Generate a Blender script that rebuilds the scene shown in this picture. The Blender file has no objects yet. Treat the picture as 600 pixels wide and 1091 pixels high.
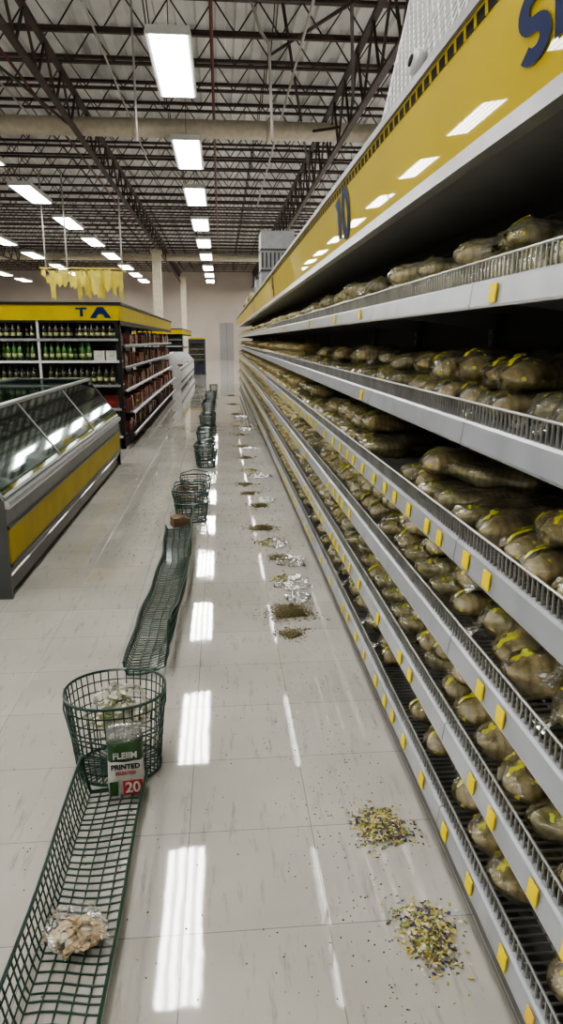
import bpy, math, random
from mathutils import Vector, noise, Matrix
R=random.Random(7)
S=bpy.context.scene
COL=S.collection
H=1.65
try:
    S.view_settings.look='AgX - Medium High Contrast'
except Exception: pass
# ---------------------------------------------------------------- materials
def mat(name,col,rough=.5,metal=0.,spec=.5,coat=0.,emit=0.,var=.0,vs=8.,bump=0.,bs=40.,cr=.06,col2=None,mask=None,slices=None):
    m=bpy.data.materials.new(name); m.use_nodes=True
    nt=m.node_tree; b=nt.nodes['Principled BSDF']
    b.inputs['Base Color'].default_value=(*col,1)
    b.inputs['Roughness'].default_value=rough
    b.inputs['Metallic'].default_value=metal
    b.inputs['Specular IOR Level'].default_value=spec
    b.inputs['Coat Weight'].default_value=coat
    b.inputs['Coat Roughness'].default_value=cr
    tc=nt.nodes.new('ShaderNodeTexCoord')
    if var or col2:
        n=nt.nodes.new('ShaderNodeTexNoise'); n.inputs['Scale'].default_value=vs; n.inputs['Detail'].default_value=4
        nt.links.new(tc.outputs['Object'],n.inputs['Vector'])
        mx=nt.nodes.new('ShaderNodeMix'); mx.data_type='RGBA'
        c2=col2 if col2 else tuple(c*(1-var) for c in col)
        mx.inputs[6].default_value=(*col,1); mx.inputs[7].default_value=(*c2,1)
        rp=nt.nodes.new('ShaderNodeValToRGB'); rp.color_ramp.elements[0].position=.4; rp.color_ramp.elements[1].position=.62
        nt.links.new(n.outputs['Fac'],rp.inputs['Fac']); nt.links.new(rp.outputs['Color'],mx.inputs[0])
        out=mx.outputs[2]
        if slices:
            w=nt.nodes.new('ShaderNodeTexWave'); w.bands_direction='X'; w.inputs['Scale'].default_value=slices; w.inputs['Distortion'].default_value=2.5; w.inputs['Detail Scale'].default_value=8
            nt.links.new(tc.outputs['Object'],w.inputs['Vector'])
            mr=nt.nodes.new('ShaderNodeMapRange'); mr.inputs[1].default_value=.0; mr.inputs[2].default_value=.6; mr.inputs[3].default_value=.76; mr.inputs[4].default_value=1.08
            nt.links.new(w.outputs['Fac'],mr.inputs[0])
            vm=nt.nodes.new('ShaderNodeVectorMath'); vm.operation='SCALE'; nt.links.new(out,vm.inputs[0]); nt.links.new(mr.outputs[0],vm.inputs['Scale']); out=vm.outputs[0]
        nt.links.new(out,b.inputs['Base Color'])
    if bump:
        n=nt.nodes.new('ShaderNodeTexNoise'); n.inputs['Scale'].default_value=bs; n.inputs['Detail'].default_value=3
        nt.links.new(tc.outputs['Object'],n.inputs['Vector'])
        bp=nt.nodes.new('ShaderNodeBump'); bp.inputs['Strength'].default_value=bump; bp.inputs['Distance'].default_value=.01
        nt.links.new(n.outputs['Fac'],bp.inputs['Height']); nt.links.new(bp.outputs['Normal'],b.inputs['Normal'])
    if mask:
        n=nt.nodes.new('ShaderNodeTexNoise'); n.inputs['Scale'].default_value=mask[0]; n.inputs['Detail'].default_value=2
        nt.links.new(tc.outputs['Object'],n.inputs['Vector'])
        mr=nt.nodes.new('ShaderNodeMapRange'); mr.inputs[1].default_value=mask[1]; mr.inputs[2].default_value=mask[1]+.06; mr.inputs[4].default_value=.85
        nt.links.new(n.outputs['Fac'],mr.inputs[0]); nt.links.new(mr.outputs[0],b.inputs['Alpha'])
    return m
def film(name,tint=(1,1,1),blend=.3,haze=.06,bump=.6,bs=35,rough=.08,gcol=(1,1,1),hz=(.8,.8,.76),st=(1,1,1)):
    m=bpy.data.materials.new(name); m.use_nodes=True; nt=m.node_tree
    for n in list(nt.nodes): nt.nodes.remove(n)
    o=nt.nodes.new('ShaderNodeOutputMaterial'); t=nt.nodes.new('ShaderNodeBsdfTransparent'); t.inputs[0].default_value=(*tint,1)
    g=nt.nodes.new('ShaderNodeBsdfGlossy'); g.inputs['Roughness'].default_value=rough; g.inputs[0].default_value=(*gcol,1)
    d=nt.nodes.new('ShaderNodeBsdfDiffuse'); d.inputs[0].default_value=(*hz,1)
    lw=nt.nodes.new('ShaderNodeLayerWeight'); lw.inputs[0].default_value=blend
    m1=nt.nodes.new('ShaderNodeMixShader'); m2=nt.nodes.new('ShaderNodeMixShader'); m1.inputs[0].default_value=haze
    nt.links.new(t.outputs[0],m1.inputs[1]); nt.links.new(d.outputs[0],m1.inputs[2])
    nt.links.new(lw.outputs['Fresnel'],m2.inputs[0]); nt.links.new(m1.outputs[0],m2.inputs[1]); nt.links.new(g.outputs[0],m2.inputs[2])
    if bump:
        tc=nt.nodes.new('ShaderNodeTexCoord'); n=nt.nodes.new('ShaderNodeTexNoise'); n.inputs['Scale'].default_value=bs; n.inputs['Detail'].default_value=3
        mp=nt.nodes.new('ShaderNodeMapping'); mp.inputs['Scale'].default_value=st
        nt.links.new(tc.outputs['Object'],mp.inputs[0]); nt.links.new(mp.outputs[0],n.inputs['Vector'])
        bp=nt.nodes.new('ShaderNodeBump'); bp.inputs['Strength'].default_value=bump; bp.inputs['Distance'].default_value=.012
        nt.links.new(n.outputs['Fac'],bp.inputs['Height'])
        for q in (g,d,lw): nt.links.new(bp.outputs['Normal'],q.inputs['Normal'])
    nt.links.new(m2.outputs[0],o.inputs[0]); return m

M_white=mat('white_enamel',(.55,.55,.54),.4,var=.15)
M_grey=mat('grey_enamel',(.24,.24,.24),.4,var=.15)
M_lip=mat('grey_rail',(.36,.375,.40),.28,metal=.15,var=.15,vs=5)
M_deck=mat('shelf_deck',(.16,.16,.16),.45,var=.2)
M_dark=mat('dark_panel',(.03,.029,.027),.6,var=.2)
M_wire=mat('chrome_wire',(.42,.42,.40),.3,metal=.6,var=.2)
M_yel=mat('yellow_sign',(.48,.36,.0),.5,spec=.06,coat=.45,cr=.02,var=.06,vs=1.5)
M_tag=mat('yellow_tag',(.85,.66,.0),.5,spec=.2,var=.1)
M_tagw=mat('orange_tag',(.80,.50,.02),.4,var=.1)
M_blue=mat('navy_ink',(.008,.018,.08),.6,spec=.1,var=.1)
M_black=mat('black_ink',(.012,.012,.012),.5,spec=.2,var=.1)
M_silver=mat('brushed_silver',(.50,.50,.50),.3,metal=.7,var=.1)
M_green=mat('green_wire',(.005,.042,.026),.3,coat=.3,var=.3)
M_bread=mat('bread_crust',(.50,.38,.17),.4,coat=.6,col2=(.32,.26,.10),vs=14,bump=.4,bs=60,slices=13)
M_bread2=mat('bread_wholegrain',(.41,.34,.15),.4,coat=.6,col2=(.25,.225,.085),vs=16,bump=.4,bs=60,slices=13)
M_bread3=mat('bread_pale',(.74,.66,.42),.38,coat=.6,col2=(.60,.52,.22),vs=14,bump=.4,bs=60,slices=10)
M_lab=mat('bag_yellow',(.66,.58,.04),.25,coat=.7,col2=(.48,.48,.08),vs=40,bump=.4)
M_labm=mat('bag_yellow_print',(.72,.66,.05),.2,coat=.8,col2=(.50,.54,.07),vs=25,bump=.7,bs=30,mask=(21.,.535))
ST=(.55,2.,2.)
M_film=film('clear_bag',haze=.08,blend=.36,hz=(.72,.67,.48),bump=.8,bs=22,rough=.08,st=ST)
M_film2=film('clear_bag_hazy',haze=.16,blend=.38,bump=.8,bs=22,rough=.08,hz=(.85,.82,.66),st=ST)
M_film2b=film('crumpled_bag',haze=.16,blend=.42,bump=.9,bs=28)
M_film3=film('clear_bag_thin',haze=.03,blend=.25)
M_glass=film('case_glass',tint=(.56,.70,.64),blend=.06,haze=.05,bump=0,rough=.04,gcol=(.36,.42,.40),hz=(.16,.24,.21))
M_steel=mat('painted_joist',(.070,.044,.037),.55,var=.4,vs=3)
M_duct=mat('beige_duct',(.56,.50,.38),.55,var=.15)
M_deckc=mat('roof_deck',(.80,.80,.78),.6,var=.25,vs=.6)
M_wall=mat('far_wall_paint',(.46,.40,.345),.8,var=.08,vs=.5)
M_wall2=mat('side_wall_paint',(.52,.51,.50),.8,var=.08,vs=.5)
M_fix=mat('fixture_housing',(.7,.7,.68),.4,var=.05)
M_red=mat('red_pack',(.17,.022,.015),.3,coat=.5,col2=(.06,.02,.015),vs=14)
M_brn=mat('brown_pack',(.07,.03,.018),.3,coat=.5,col2=(.16,.07,.035),vs=14)
M_wht=mat('white_pack',(.55,.54,.50),.3,coat=.4,col2=(.42,.42,.38),vs=25)
M_bot=mat('green_bottle',(.035,.12,.015),.08,coat=.6,var=.3)
M_botd=mat('dark_bottle',(.03,.03,.015),.08,coat=.6,var=.3)
M_botl=mat('bottle_label',(.4,.42,.2),.5,var=.3,vs=30)
M_card=mat('cardboard',(.17,.11,.06),.8,var=.2)
M_pkg=mat('package_green',(.018,.07,.014),.3,coat=.5,var=.2)
M_redink=mat('red_ink',(.30,.025,.025),.4,var=.1)
M_nut=mat('almonds',(.62,.46,.27),.5,var=.3,vs=60)
M_gy=mat('grain_yellow',(.50,.42,.10),.6,var=.2)
M_go=mat('grain_olive',(.13,.12,.035),.6,var=.2)
M_gw=mat('grain_pale',(.60,.56,.42),.6,var=.2)
M_gp=mat('grain_dark',(.045,.035,.09),.5,var=.2)
M_gb=mat('grain_brown',(.16,.10,.05),.6,var=.2)
M_gg=mat('grain_green',(.20,.26,.08),.6,var=.2)
def emis():
    m=bpy.data.materials.new('lamp_diffuser'); m.use_nodes=True; nt=m.node_tree; b=nt.nodes['Principled BSDF']
    b.inputs['Base Color'].default_value=(.9,.9,.85,1)
    tc=nt.nodes.new('ShaderNodeTexCoord'); w=nt.nodes.new('ShaderNodeTexWave'); w.bands_direction='X'; w.inputs['Scale'].default_value=2.2
    nt.links.new(tc.outputs['Object'],w.inputs['Vector'])
    mr=nt.nodes.new('ShaderNodeMapRange'); mr.inputs[3].default_value=15; mr.inputs[4].default_value=47
    nt.links.new(w.outputs['Fac'],mr.inputs[0]); nt.links.new(mr.outputs[0],b.inputs['Emission Strength'])
    b.inputs['Emission Color'].default_value=(1,.99,.95,1); return m
M_emit=emis()
def dashmat():
    m=bpy.data.materials.new('dashed_strip'); m.use_nodes=True; nt=m.node_tree; b=nt.nodes['Principled BSDF']; L=nt.links.new
    tc=nt.nodes.new('ShaderNodeTexCoord'); sx=nt.nodes.new('ShaderNodeSeparateXYZ'); L(tc.outputs['Object'],sx.inputs[0])
    a=nt.nodes.new('ShaderNodeMath'); a.operation='MULTIPLY'; a.inputs[1].default_value=13.3; L(sx.outputs['Y'],a.inputs[0])
    f=nt.nodes.new('ShaderNodeMath'); f.operation='FRACT'; L(a.outputs[0],f.inputs[0])
    c=nt.nodes.new('ShaderNodeMath'); c.operation='GREATER_THAN'; c.inputs[1].default_value=.25; L(f.outputs[0],c.inputs[0])
    mx=nt.nodes.new('ShaderNodeMix'); mx.data_type='RGBA'; mx.inputs[6].default_value=(.45,.34,.0,1); mx.inputs[7].default_value=(.006,.006,.005,1)
    L(c.outputs[0],mx.inputs[0]); L(mx.outputs[2],b.inputs['Base Color']); b.inputs['Roughness'].default_value=.6; b.inputs['Specular IOR Level'].default_value=.05
    return m
M_dash=dashmat()
def floor_mat():
    m=bpy.data.materials.new('floor_tiles'); m.use_nodes=True; nt=m.node_tree; b=nt.nodes['Principled BSDF']
    L=nt.links.new
    tc=nt.nodes.new('ShaderNodeTexCoord'); mp=nt.nodes.new('ShaderNodeMapping'); mp.inputs['Location'].default_value=(-.281,-2.076,0)
    L(tc.outputs['Object'],mp.inputs[0])
    br=nt.nodes.new('ShaderNodeTexBrick'); br.offset=0; br.squash=1
    for k,v in (('Scale',1),('Mortar Size',.0016),('Mortar Smooth',.2),('Brick Width',.4225),('Row Height',.4225),('Bias',0)): br.inputs[k].default_value=v
    br.inputs['Color1'].default_value=(.475,.452,.41,1); br.inputs['Color2'].default_value=(.435,.412,.37,1); br.inputs['Mortar'].default_value=(.25,.23,.20,1)
    L(mp.outputs[0],br.inputs['Vector'])
    n=nt.nodes.new('ShaderNodeTexNoise'); n.inputs['Scale'].default_value=1.3; n.inputs['Detail'].default_value=6; L(tc.outputs['Object'],n.inputs['Vector'])
    n3=nt.nodes.new('ShaderNodeMapRange'); n3.inputs[3].default_value=.62; n3.inputs[4].default_value=1.18; L(n.outputs['Fac'],n3.inputs[0])
    mp2=nt.nodes.new('ShaderNodeMapping'); mp2.inputs['Scale'].default_value=(14,2.2,1); mp2.inputs['Rotation'].default_value=(0,0,.5); L(tc.outputs['Object'],mp2.inputs[0])
    ns=nt.nodes.new('ShaderNodeTexNoise'); ns.inputs['Scale'].default_value=2.; ns.inputs['Detail'].default_value=8; ns.inputs['Roughness'].default_value=.7; L(mp2.outputs[0],ns.inputs['Vector'])
    sr=nt.nodes.new('ShaderNodeMapRange'); sr.inputs[1].default_value=.55; sr.inputs[2].default_value=.74; sr.inputs[3].default_value=1.; sr.inputs[4].default_value=.60; L(ns.outputs['Fac'],sr.inputs[0])
    mm=nt.nodes.new('ShaderNodeMath'); mm.operation='MULTIPLY'; L(n3.outputs[0],mm.inputs[0]); L(sr.outputs[0],mm.inputs[1])
    vm=nt.nodes.new('ShaderNodeVectorMath'); vm.operation='SCALE'; L(br.outputs['Color'],vm.inputs[0]); L(mm.outputs[0],vm.inputs['Scale'])
    L(vm.outputs[0],b.inputs['Base Color'])
    mr=nt.nodes.new('ShaderNodeMapRange'); mr.inputs[1].default_value=.3; mr.inputs[2].default_value=.7; mr.inputs[3].default_value=.015; mr.inputs[4].default_value=.05
    L(n.outputs['Fac'],mr.inputs[0]); L(mr.outputs[0],b.inputs['Roughness'])
    b.inputs['IOR'].default_value=1.68
    n2=nt.nodes.new('ShaderNodeTexNoise'); n2.inputs['Scale'].default_value=5; n2.inputs['Detail'].default_value=3; L(tc.outputs['Object'],n2.inputs['Vector'])
    bp=nt.nodes.new('ShaderNodeBump'); bp.inputs['Strength'].default_value=.08; bp.inputs['Distance'].default_value=.004
    L(n2.outputs['Fac'],bp.inputs['Height'])
    bp2=nt.nodes.new('ShaderNodeBump'); bp2.inputs['Strength'].default_value=.5; bp2.inputs['Distance'].default_value=.002; bp2.invert=True
    L(br.outputs['Fac'],bp2.inputs['Height']); L(bp.outputs['Normal'],bp2.inputs['Normal']); L(bp2.outputs['Normal'],b.inputs['Normal'])
    return m
M_floor=floor_mat()
# ---------------------------------------------------------------- mesh kit
class G:
    def __init__(s): s.v=[];s.f=[];s.m=[];s.mats=[];s.sm=[]
    def mi(s,m):
        if m not in s.mats: s.mats.append(m)
        return s.mats.index(m)
    def add(s,vs,fs,m,smooth=False):
        b=len(s.v); s.v+= [tuple(v) for v in vs]; k=s.mi(m)
        for f in fs: s.f.append(tuple(i+b for i in f)); s.m.append(k); s.sm.append(smooth)
    def box(s,a,b,m):
        x0,y0,z0=a;x1,y1,z1=b
        s.add([(x0,y0,z0),(x1,y0,z0),(x1,y1,z0),(x0,y1,z0),(x0,y0,z1),(x1,y0,z1),(x1,y1,z1),(x0,y1,z1)],
              [(0,3,2,1),(4,5,6,7),(0,1,5,4),(1,2,6,5),(2,3,7,6),(3,0,4,7)],m)
    def prism(s,prof,y0,y1,m):
        n=len(prof)
        vs=[(x,y0,z) for x,z in prof]+[(x,y1,z) for x,z in prof]
        fs=[(i,(i+1)%n,(i+1)%n+n,i+n) for i in range(n)]+[tuple(range(n))[::-1],tuple(range(n,2*n))]
        s.add(vs,fs,m)
    def tube(s,pts,r,m,n=5,closed=False,cap=True):
        pts=[Vector(p) for p in pts]; N=len(pts); vs=[];fs=[]
        for i,p in enumerate(pts):
            if closed: d=pts[(i+1)%N]-pts[i-1]
            else: d=pts[min(i+1,N-1)]-pts[max(i-1,0)]
            d.normalize(); a=Vector((0,0,1)) if abs(d.z)<.9 else Vector((1,0,0))
            u=d.cross(a).normalized(); w=u.cross(d)
            rr=r[i] if isinstance(r,(list,tuple)) else r
            for k in range(n):
                t=2*math.pi*(k+.5)/n; vs.append(p+u*math.cos(t)*rr+w*math.sin(t)*rr)
        L=N if closed else N-1
        for i in range(L):
            j=(i+1)%N
            for k in range(n): fs.append((i*n+k,i*n+(k+1)%n,j*n+(k+1)%n,j*n+k))
        if cap and not closed: fs.append(tuple(range(n))[::-1]); fs.append(tuple((N-1)*n+k for k in range(n)))
        s.add(vs,fs,m,n>5)
    def rings(s,rs,m,cap=True,closed=True,smooth=True):
        n=len(rs[0]); vs=[p for r in rs for p in r]; fs=[]
        for i in range(len(rs)-1):
            for k in range(n if closed else n-1): fs.append((i*n+k,i*n+(k+1)%n,(i+1)*n+(k+1)%n,(i+1)*n+k))
        if cap: fs.append(tuple(range(n))[::-1]); fs.append(tuple((len(rs)-1)*n+k for k in range(n)))
        s.add(vs,fs,m,smooth)
    def lathe(s,prof,m,n=10,c=(0,0)):
        s.rings([[(c[0]+r*math.cos(2*math.pi*k/n),c[1]+r*math.sin(2*math.pi*k/n),z) for k in range(n)] for r,z in prof],m)
    def mesh(s,name):
        me=bpy.data.meshes.new(name); me.from_pydata(s.v,[],s.f)
        for m in s.mats: me.materials.append(m)
        me.polygons.foreach_set('material_index',s.m); me.polygons.foreach_set('use_smooth',s.sm); me.update(); return me
def O(name,g,loc=(0,0,0),parent=None,label=None,cat=None,group=None,kind=None,rot=None,scale=None):
    d=g.mesh(name) if isinstance(g,G) else g
    o=bpy.data.objects.new(name,d); COL.objects.link(o); o.location=loc
    if rot: o.rotation_euler=rot
    if scale: o.scale=scale if isinstance(scale,(tuple,list)) else (scale,)*3
    if parent: o.parent=parent
    if label: o['label']=label
    if cat: o['category']=cat
    if group: o['group']=group
    if kind: o['kind']=kind
    return o
def textmesh(txt,size,mat_,ext=.0015,bold=.0):
    c=bpy.data.curves.new('lettering','FONT'); c.body=txt; c.size=size; c.extrude=ext; c.offset=bold; c.align_x='CENTER'; c.align_y='CENTER'
    o=bpy.data.objects.new('tmp',c); COL.objects.link(o); bpy.context.view_layer.update()
    me=bpy.data.meshes.new_from_object(o.evaluated_get(bpy.context.evaluated_depsgraph_get()))
    bpy.data.objects.remove(o); me.materials.clear(); me.materials.append(mat_); return me
# ---------------------------------------------------------------- shell
XL,XR,YB,YF,ZC=-22.,9.,-7.,60.,7.6
g=G(); g.box((XL,YB,-.1),(XR,YF,0),M_floor); O('floor',g,kind='structure')
g=G(); pts=[]; x=XL; up=0
while x<XR:
    pts+= [(x,ZC),(x+.16,ZC),(x+.2,ZC+.07),(x+.34,ZC+.07)]; x+=.38
vs=[(a,YB,z) for a,z in pts]+[(a,YF,z) for a,z in pts]; n=len(pts)
g.add(vs,[(i,i+1,i+1+n,i+n) for i in range(n-1)],M_deckc); O('ceiling',g,kind='structure')
g=G(); g.box((XL,YF,0),(XR,YF+.2,ZC+.07),M_wall); O('wall_far',g,kind='structure')
g=G(); g.box((XL,YB-.2,0),(XR,YB,ZC+.07),M_wall2); O('wall_near',g,kind='structure')
g=G(); g.box((XL-.2,YB,0),(XL,YF,ZC+.07),M_wall2); O('wall_left',g,kind='structure')
g=G(); g.box((XR,YB,0),(XR+.2,YF,ZC+.07),M_wall2); O('wall_right',g,kind='structure')
g=G(); g.box((-.05,YF-.08,0),(1.1,YF,3.0),mat('grey_door',(.26,.25,.24),.5,var=.05)); g.box((.52,YF-.1,0),(.54,YF-.08,3.0),M_dark)
O('door_1',g,kind='structure')
# joists
g=G(); Lx=XR-XL
g.box((0,-.05,.58),(Lx,.05,.64),M_steel); g.box((0,-.04,0),(Lx,.04,.05),M_steel)
x=0; k=0
while x<Lx-.6:
    g.tube([(x,0,.04),(x+.4,0,.6)],.016,M_steel,4); g.tube([(x+.4,0,.6),(x+.8,0,.04)],.016,M_steel,4); x+=.8
jm=g.mesh('roof_joist'); y=YB+1
while y<YF-.5:
    O('roof_joist',jm,(XL,y,ZC-.64),label='dark brown open-web steel roof joist under metal deck',cat='roof joist',group='open-web roof joists'); y+=1.45
def girder(name,x,z,h,lab):
    g=G(); g.box((-.06,YB,h-.06),(.06,YF,h),M_steel); g.box((-.06,YB,0),(.06,YF,.06),M_steel)
    y=YB
    while y<YF-1.4:
        g.tube([(0,y,.03),(0,y+.7,h-.03)],.03,M_steel,4); g.tube([(0,y+.7,h-.03),(0,y+1.4,.03)],.03,M_steel,4); y+=1.4
    O(name,g,(x,0,z),label=lab,cat='steel girder')
girder('truss_girder',2.7,5.8,1.16,'dark steel truss girder with diagonal webs below the deck')
girder('truss_girder',-3.1,6.12,.84,'dark steel truss girder carried on beige columns')
girder('truss_girder',-11.5,5.96,1.0,'dark steel truss girder spanning the sales floor')
for x in (-7.2,-1.2,1.1,-15.):
    g=G(); y=YB
    while y<YF-1.5:
        g.tube([(0,y,0),(0,y+1.45,.56)],.014,M_steel,4); g.tube([(0,y,.56),(0,y+1.45,0)],.014,M_steel,4); y+=1.45
    O('joist_bridging',g,(x,1,ZC-.62),label='thin dark steel cross bridging between roof joists',cat='bracing',group='joist bridging rows')
M_rpipe=mat('red_pipe',(.16,.05,.04),.5,var=.2)
M_cond=mat('conduit',(.50,.48,.45),.4,var=.1)
def run(name,pts,r,m,lab,cat,n=8):
    g=G(); g.tube(pts,r,m,n); return O(name,g,label=lab,cat=cat)
run('sprinkler_pipe',[(-.05,YB,6.925),(-.05,YF,6.925)],.035,M_rpipe,'thin dark red sprinkler pipe running below the joists','pipe')
run('sprinkler_pipe',[(-4.0,YB,6.93),(-4.0,YF,6.93)],.03,M_rpipe,'thin dark red sprinkler pipe beside the lamps','pipe')
run('electrical_conduit',[(-2.1,YB,6.94),(-2.1,24,6.94)],.02,M_cond,'thin pale conduit fixed under the roof joists','conduit')
run('electrical_conduit',[(-1.45,14.2,7.6),(-1.45,14.2,5.2)],.02,M_cond,'pale conduit drop hanging from the roof deck','conduit')
run('electrical_conduit',[(.5,13,7.6),(.55,13,7.2),(.75,13,6.6),(.9,13,6.4),(.95,13,5.0)],.025,M_cond,'bent pale conduit drop hanging from the roof deck','conduit')
run('electrical_conduit',[(-7.5,9.,6.94),(-4.6,13.,6.94),(-4.5,20,6.94)],.022,M_cond,'pale conduit bending diagonally under the roof joists','conduit')
run('electrical_conduit',[(1.6,8,6.94),(1.6,30,6.94)],.025,M_cond,'thin pale conduit fixed under the roof joists','conduit')
for (a,b) in (((1.3,8,7.5),(2.6,14.5,6.0)),((2.6,9,6.0),(1.2,16.5,7.5)),((-5.9,10,7.5),(-3.2,17,6.2)),((1.2,14,7.5),(2.6,21,6.0)),((2.6,16,6.0),(1.2,23,7.5))):
    run('diagonal_brace',[a,b],.03,M_steel,'long diagonal steel brace between roof deck and girder','bracing')
for yy in (17.9,44.2):
    g=G(); g.tube([(XL,0,0),(XR,0,0)],.2,M_duct,16)
    x=XL+1.5
    while x<XR-.3:
        g.tube([(x-.03,0,0),(x+.03,0,0)],.215,M_duct,16); x+=3.1
    o=O('round_duct',g,(0,yy,6.4),label='long beige round duct spanning across below the joists',cat='duct')
for (x,y,w) in ((-3.1,37,.42),(-2.55,52,.36),(-11.5,37,.4)):
    g=G(); g.box((-w/2,-w/2,0),(w/2,w/2,5.95),M_duct); g.box((-w/2-.04,-w/2-.04,0),(w/2+.04,w/2+.04,.15),M_duct); g.box((-w/2-.06,-w/2-.06,5.8),(w/2+.06,w/2+.06,5.95),M_duct)
    O('support_column',g,(x,y,0),label='beige square support column rising to the roof girder',cat='column',group='support columns')
# lamps
W,Ln=.64,2.65
gh=G(); gh.box((-W/2,-Ln/2,.012),(W/2,Ln/2,.12),M_fix)
for sx in(-1,1): gh.box((sx*W/2-.012,-Ln/2,0),(sx*W/2+.012,Ln/2,.05),M_fix)
for sy in(-1,1): gh.box((-W/2,sy*Ln/2-.012,0),(W/2,sy*Ln/2+.012,.05),M_fix)
hm=gh.mesh('housing'); ge=G(); ge.box((-W/2+.05,-Ln/2+.03,.0),(W/2-.05,Ln/2-.03,.01),M_emit); em=ge.mesh('diffuser')
gr=G(); gr.tube([(0,0,.12),(0,0,1.1)],.008,M_dark,4); rm=gr.mesh('hanging_rod')
for X in (-.66,-5.55,-9.5,-14.2,3.9,7.6):
    for i,Y in enumerate((-3.3,2.2,7.8,12.6,18.0,23.0,28.3,33.5,38.8,44.6,49.5,54.5)):
        z=5.85
        root=O('ceiling_lamp',hm,(X,Y,z),label='white rectangular fluorescent ceiling lamp, lit, hung from the roof joists',cat='ceiling lamp',group='fluorescent ceiling lamps')
        O('diffuser',em,parent=root)
        for s in(-1,1): O('hanging_rod',rm,(0,s*1.15,0),parent=root)
# ---------------------------------------------------------------- right bread gondola
GX=.66; DEP=.56; BL=1.22; NB=23; NEAR=9; TOPB=2.09
SH=[1.76,1.405,1.07,.776,.49,.20]
def fenceg(L):
    g=G(); y=.012
    while y<L: g.box((.004,y-.0018,.03),(.0085,y+.0018,.082),M_wire); y+=.024
    g.tube([(.006,0,.083),(.006,L,.083)],.0035,M_wire,5); return g
def deckg(L,wire,dep):
    g=G()
    if wire:
        y=.015
        while y<L: g.box((.01,y-.002,.012),(dep-.01,y+.002,.018),M_wire); y+=.026
        for x in (.12,.26,.40,dep-.03): g.tube([(x,.004,.008),(x,L-.004,.008)],.004,M_wire,5)
        g.box((.01,0,-.02),(.03,L,.012),M_deck)
    else:
        g.box((.01,.002,.0),(dep-.01,L-.002,.018),M_deck)
    for y in (.006,L-.012): g.prism([(.03,.01),(.03,-.01),(dep-.02,-.07),(dep-.02,.01)],y,y+.006,M_deck)
    return g
def railg(L):
    g=G(); g.prism([(0,-.033),(.006,-.033),(.016,.03),(.012,.034),(.0,.034),(-.006,.028),(-.012,-.028),(-.008,-.033)],.002,L-.002,M_lip)
    g.box((-.0115,.002,-.0335),(-.002,L-.002,-.029),M_silver); return g
fm=fenceg(BL).mesh('wire_fence'); rm_=railg(BL).mesh('price_rail')
dm=[deckg(BL,False,DEP).mesh('shelf'),deckg(BL,False,DEP).mesh('shelf')]+[deckg(BL,True,DEP).mesh('shelf') for _ in range(4)]
gb=G(); gb.box((DEP,0,.0),(DEP+.02,BL,TOPB),M_dark)
backm=gb.mesh('back_panel')
gk=G(); gk.box((.05,.0,.0),(.07,BL,.16),M_deck); gk.box((.07,.0,.13),(DEP,BL,.15),M_deck); kickm=gk.mesh('base_plinth')
gu=G(); gu.box((DEP-.03,.0,0),(DEP,.04,TOPB),M_deck)
z=.2
while z<2.05: gu.box((DEP-.032,.016,z),(DEP-.0299,.024,z+.02),M_black); z+=.05
upm=gu.mesh('upright')
gt=G(); gt.box((-.016,-.021,-.022),(-.0125,.021,.022),M_tag); tagm=gt.mesh('price_tag')
gt=G(); gt.box((-.016,-.017,-.018),(-.0125,.017,.018),M_tagw); tagm2=gt.mesh('price_tag')
lab_g='tall steel bread shelving bay with grey price rails and wire decks'
for b in range(NB):
    y0=-.6+b*BL
    if b<NEAR:
        root=O('shelving_bay',None,(GX,y0,0),label=lab_g,cat='store shelf',group='bread aisle shelving bays')
        O('back_panel',backm,parent=root); O('base_plinth',kickm,parent=root); O('upright',upm,parent=root)
        for i,h in enumerate(SH):
            s=O('shelf',dm[i],(0,0,h),parent=root)
            O('price_rail',rm_,parent=s); O('wire_fence',fm,parent=s)
            if b<7:
                yy=.08+R.random()*.1
                while yy<BL-.05:
                    p={0:.15,1:.10,3:.45}.get(i,.8)
                    if R.random()<p: O('price_tag',tagm if R.random()<.93 else tagm2,(0,yy,R.uniform(-.004,.004)),parent=s,rot=(0,.08,0))
                    yy+=R.uniform(.13,.26)
    else:
        if b==NEAR:
            g=G()
            def cat_(o,dz):
                base=len(g.v); g.v+=[(v.co.x,v.co.y,v.co.z+dz) for v in o.vertices]
                for p in o.polygons:
                    g.f.append(tuple(i+base for i in p.vertices)); g.m.append(g.mi(o.materials[p.material_index])); g.sm.append(False)
            cat_(backm,0); cat_(kickm,0); cat_(upm,0)
            for i,h in enumerate(SH):
                cat_(rm_,h); cat_(dm[0],h)
                g.box((.004,0,h+.06),(.008,BL,h+.083),M_wire)
                if i>1:
                    for yy in (.2,.5,.75,1.05): g.box((-.016,yy-.02,h-.022),(-.0125,yy+.02,h+.022),M_tag)
            farm=g.mesh('shelving_bay')
        O('shelving_bay',farm,(GX,y0,0),label=lab_g,cat='store shelf',group='bread aisle shelving bays')
YE=-.6+NB*BL
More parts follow.
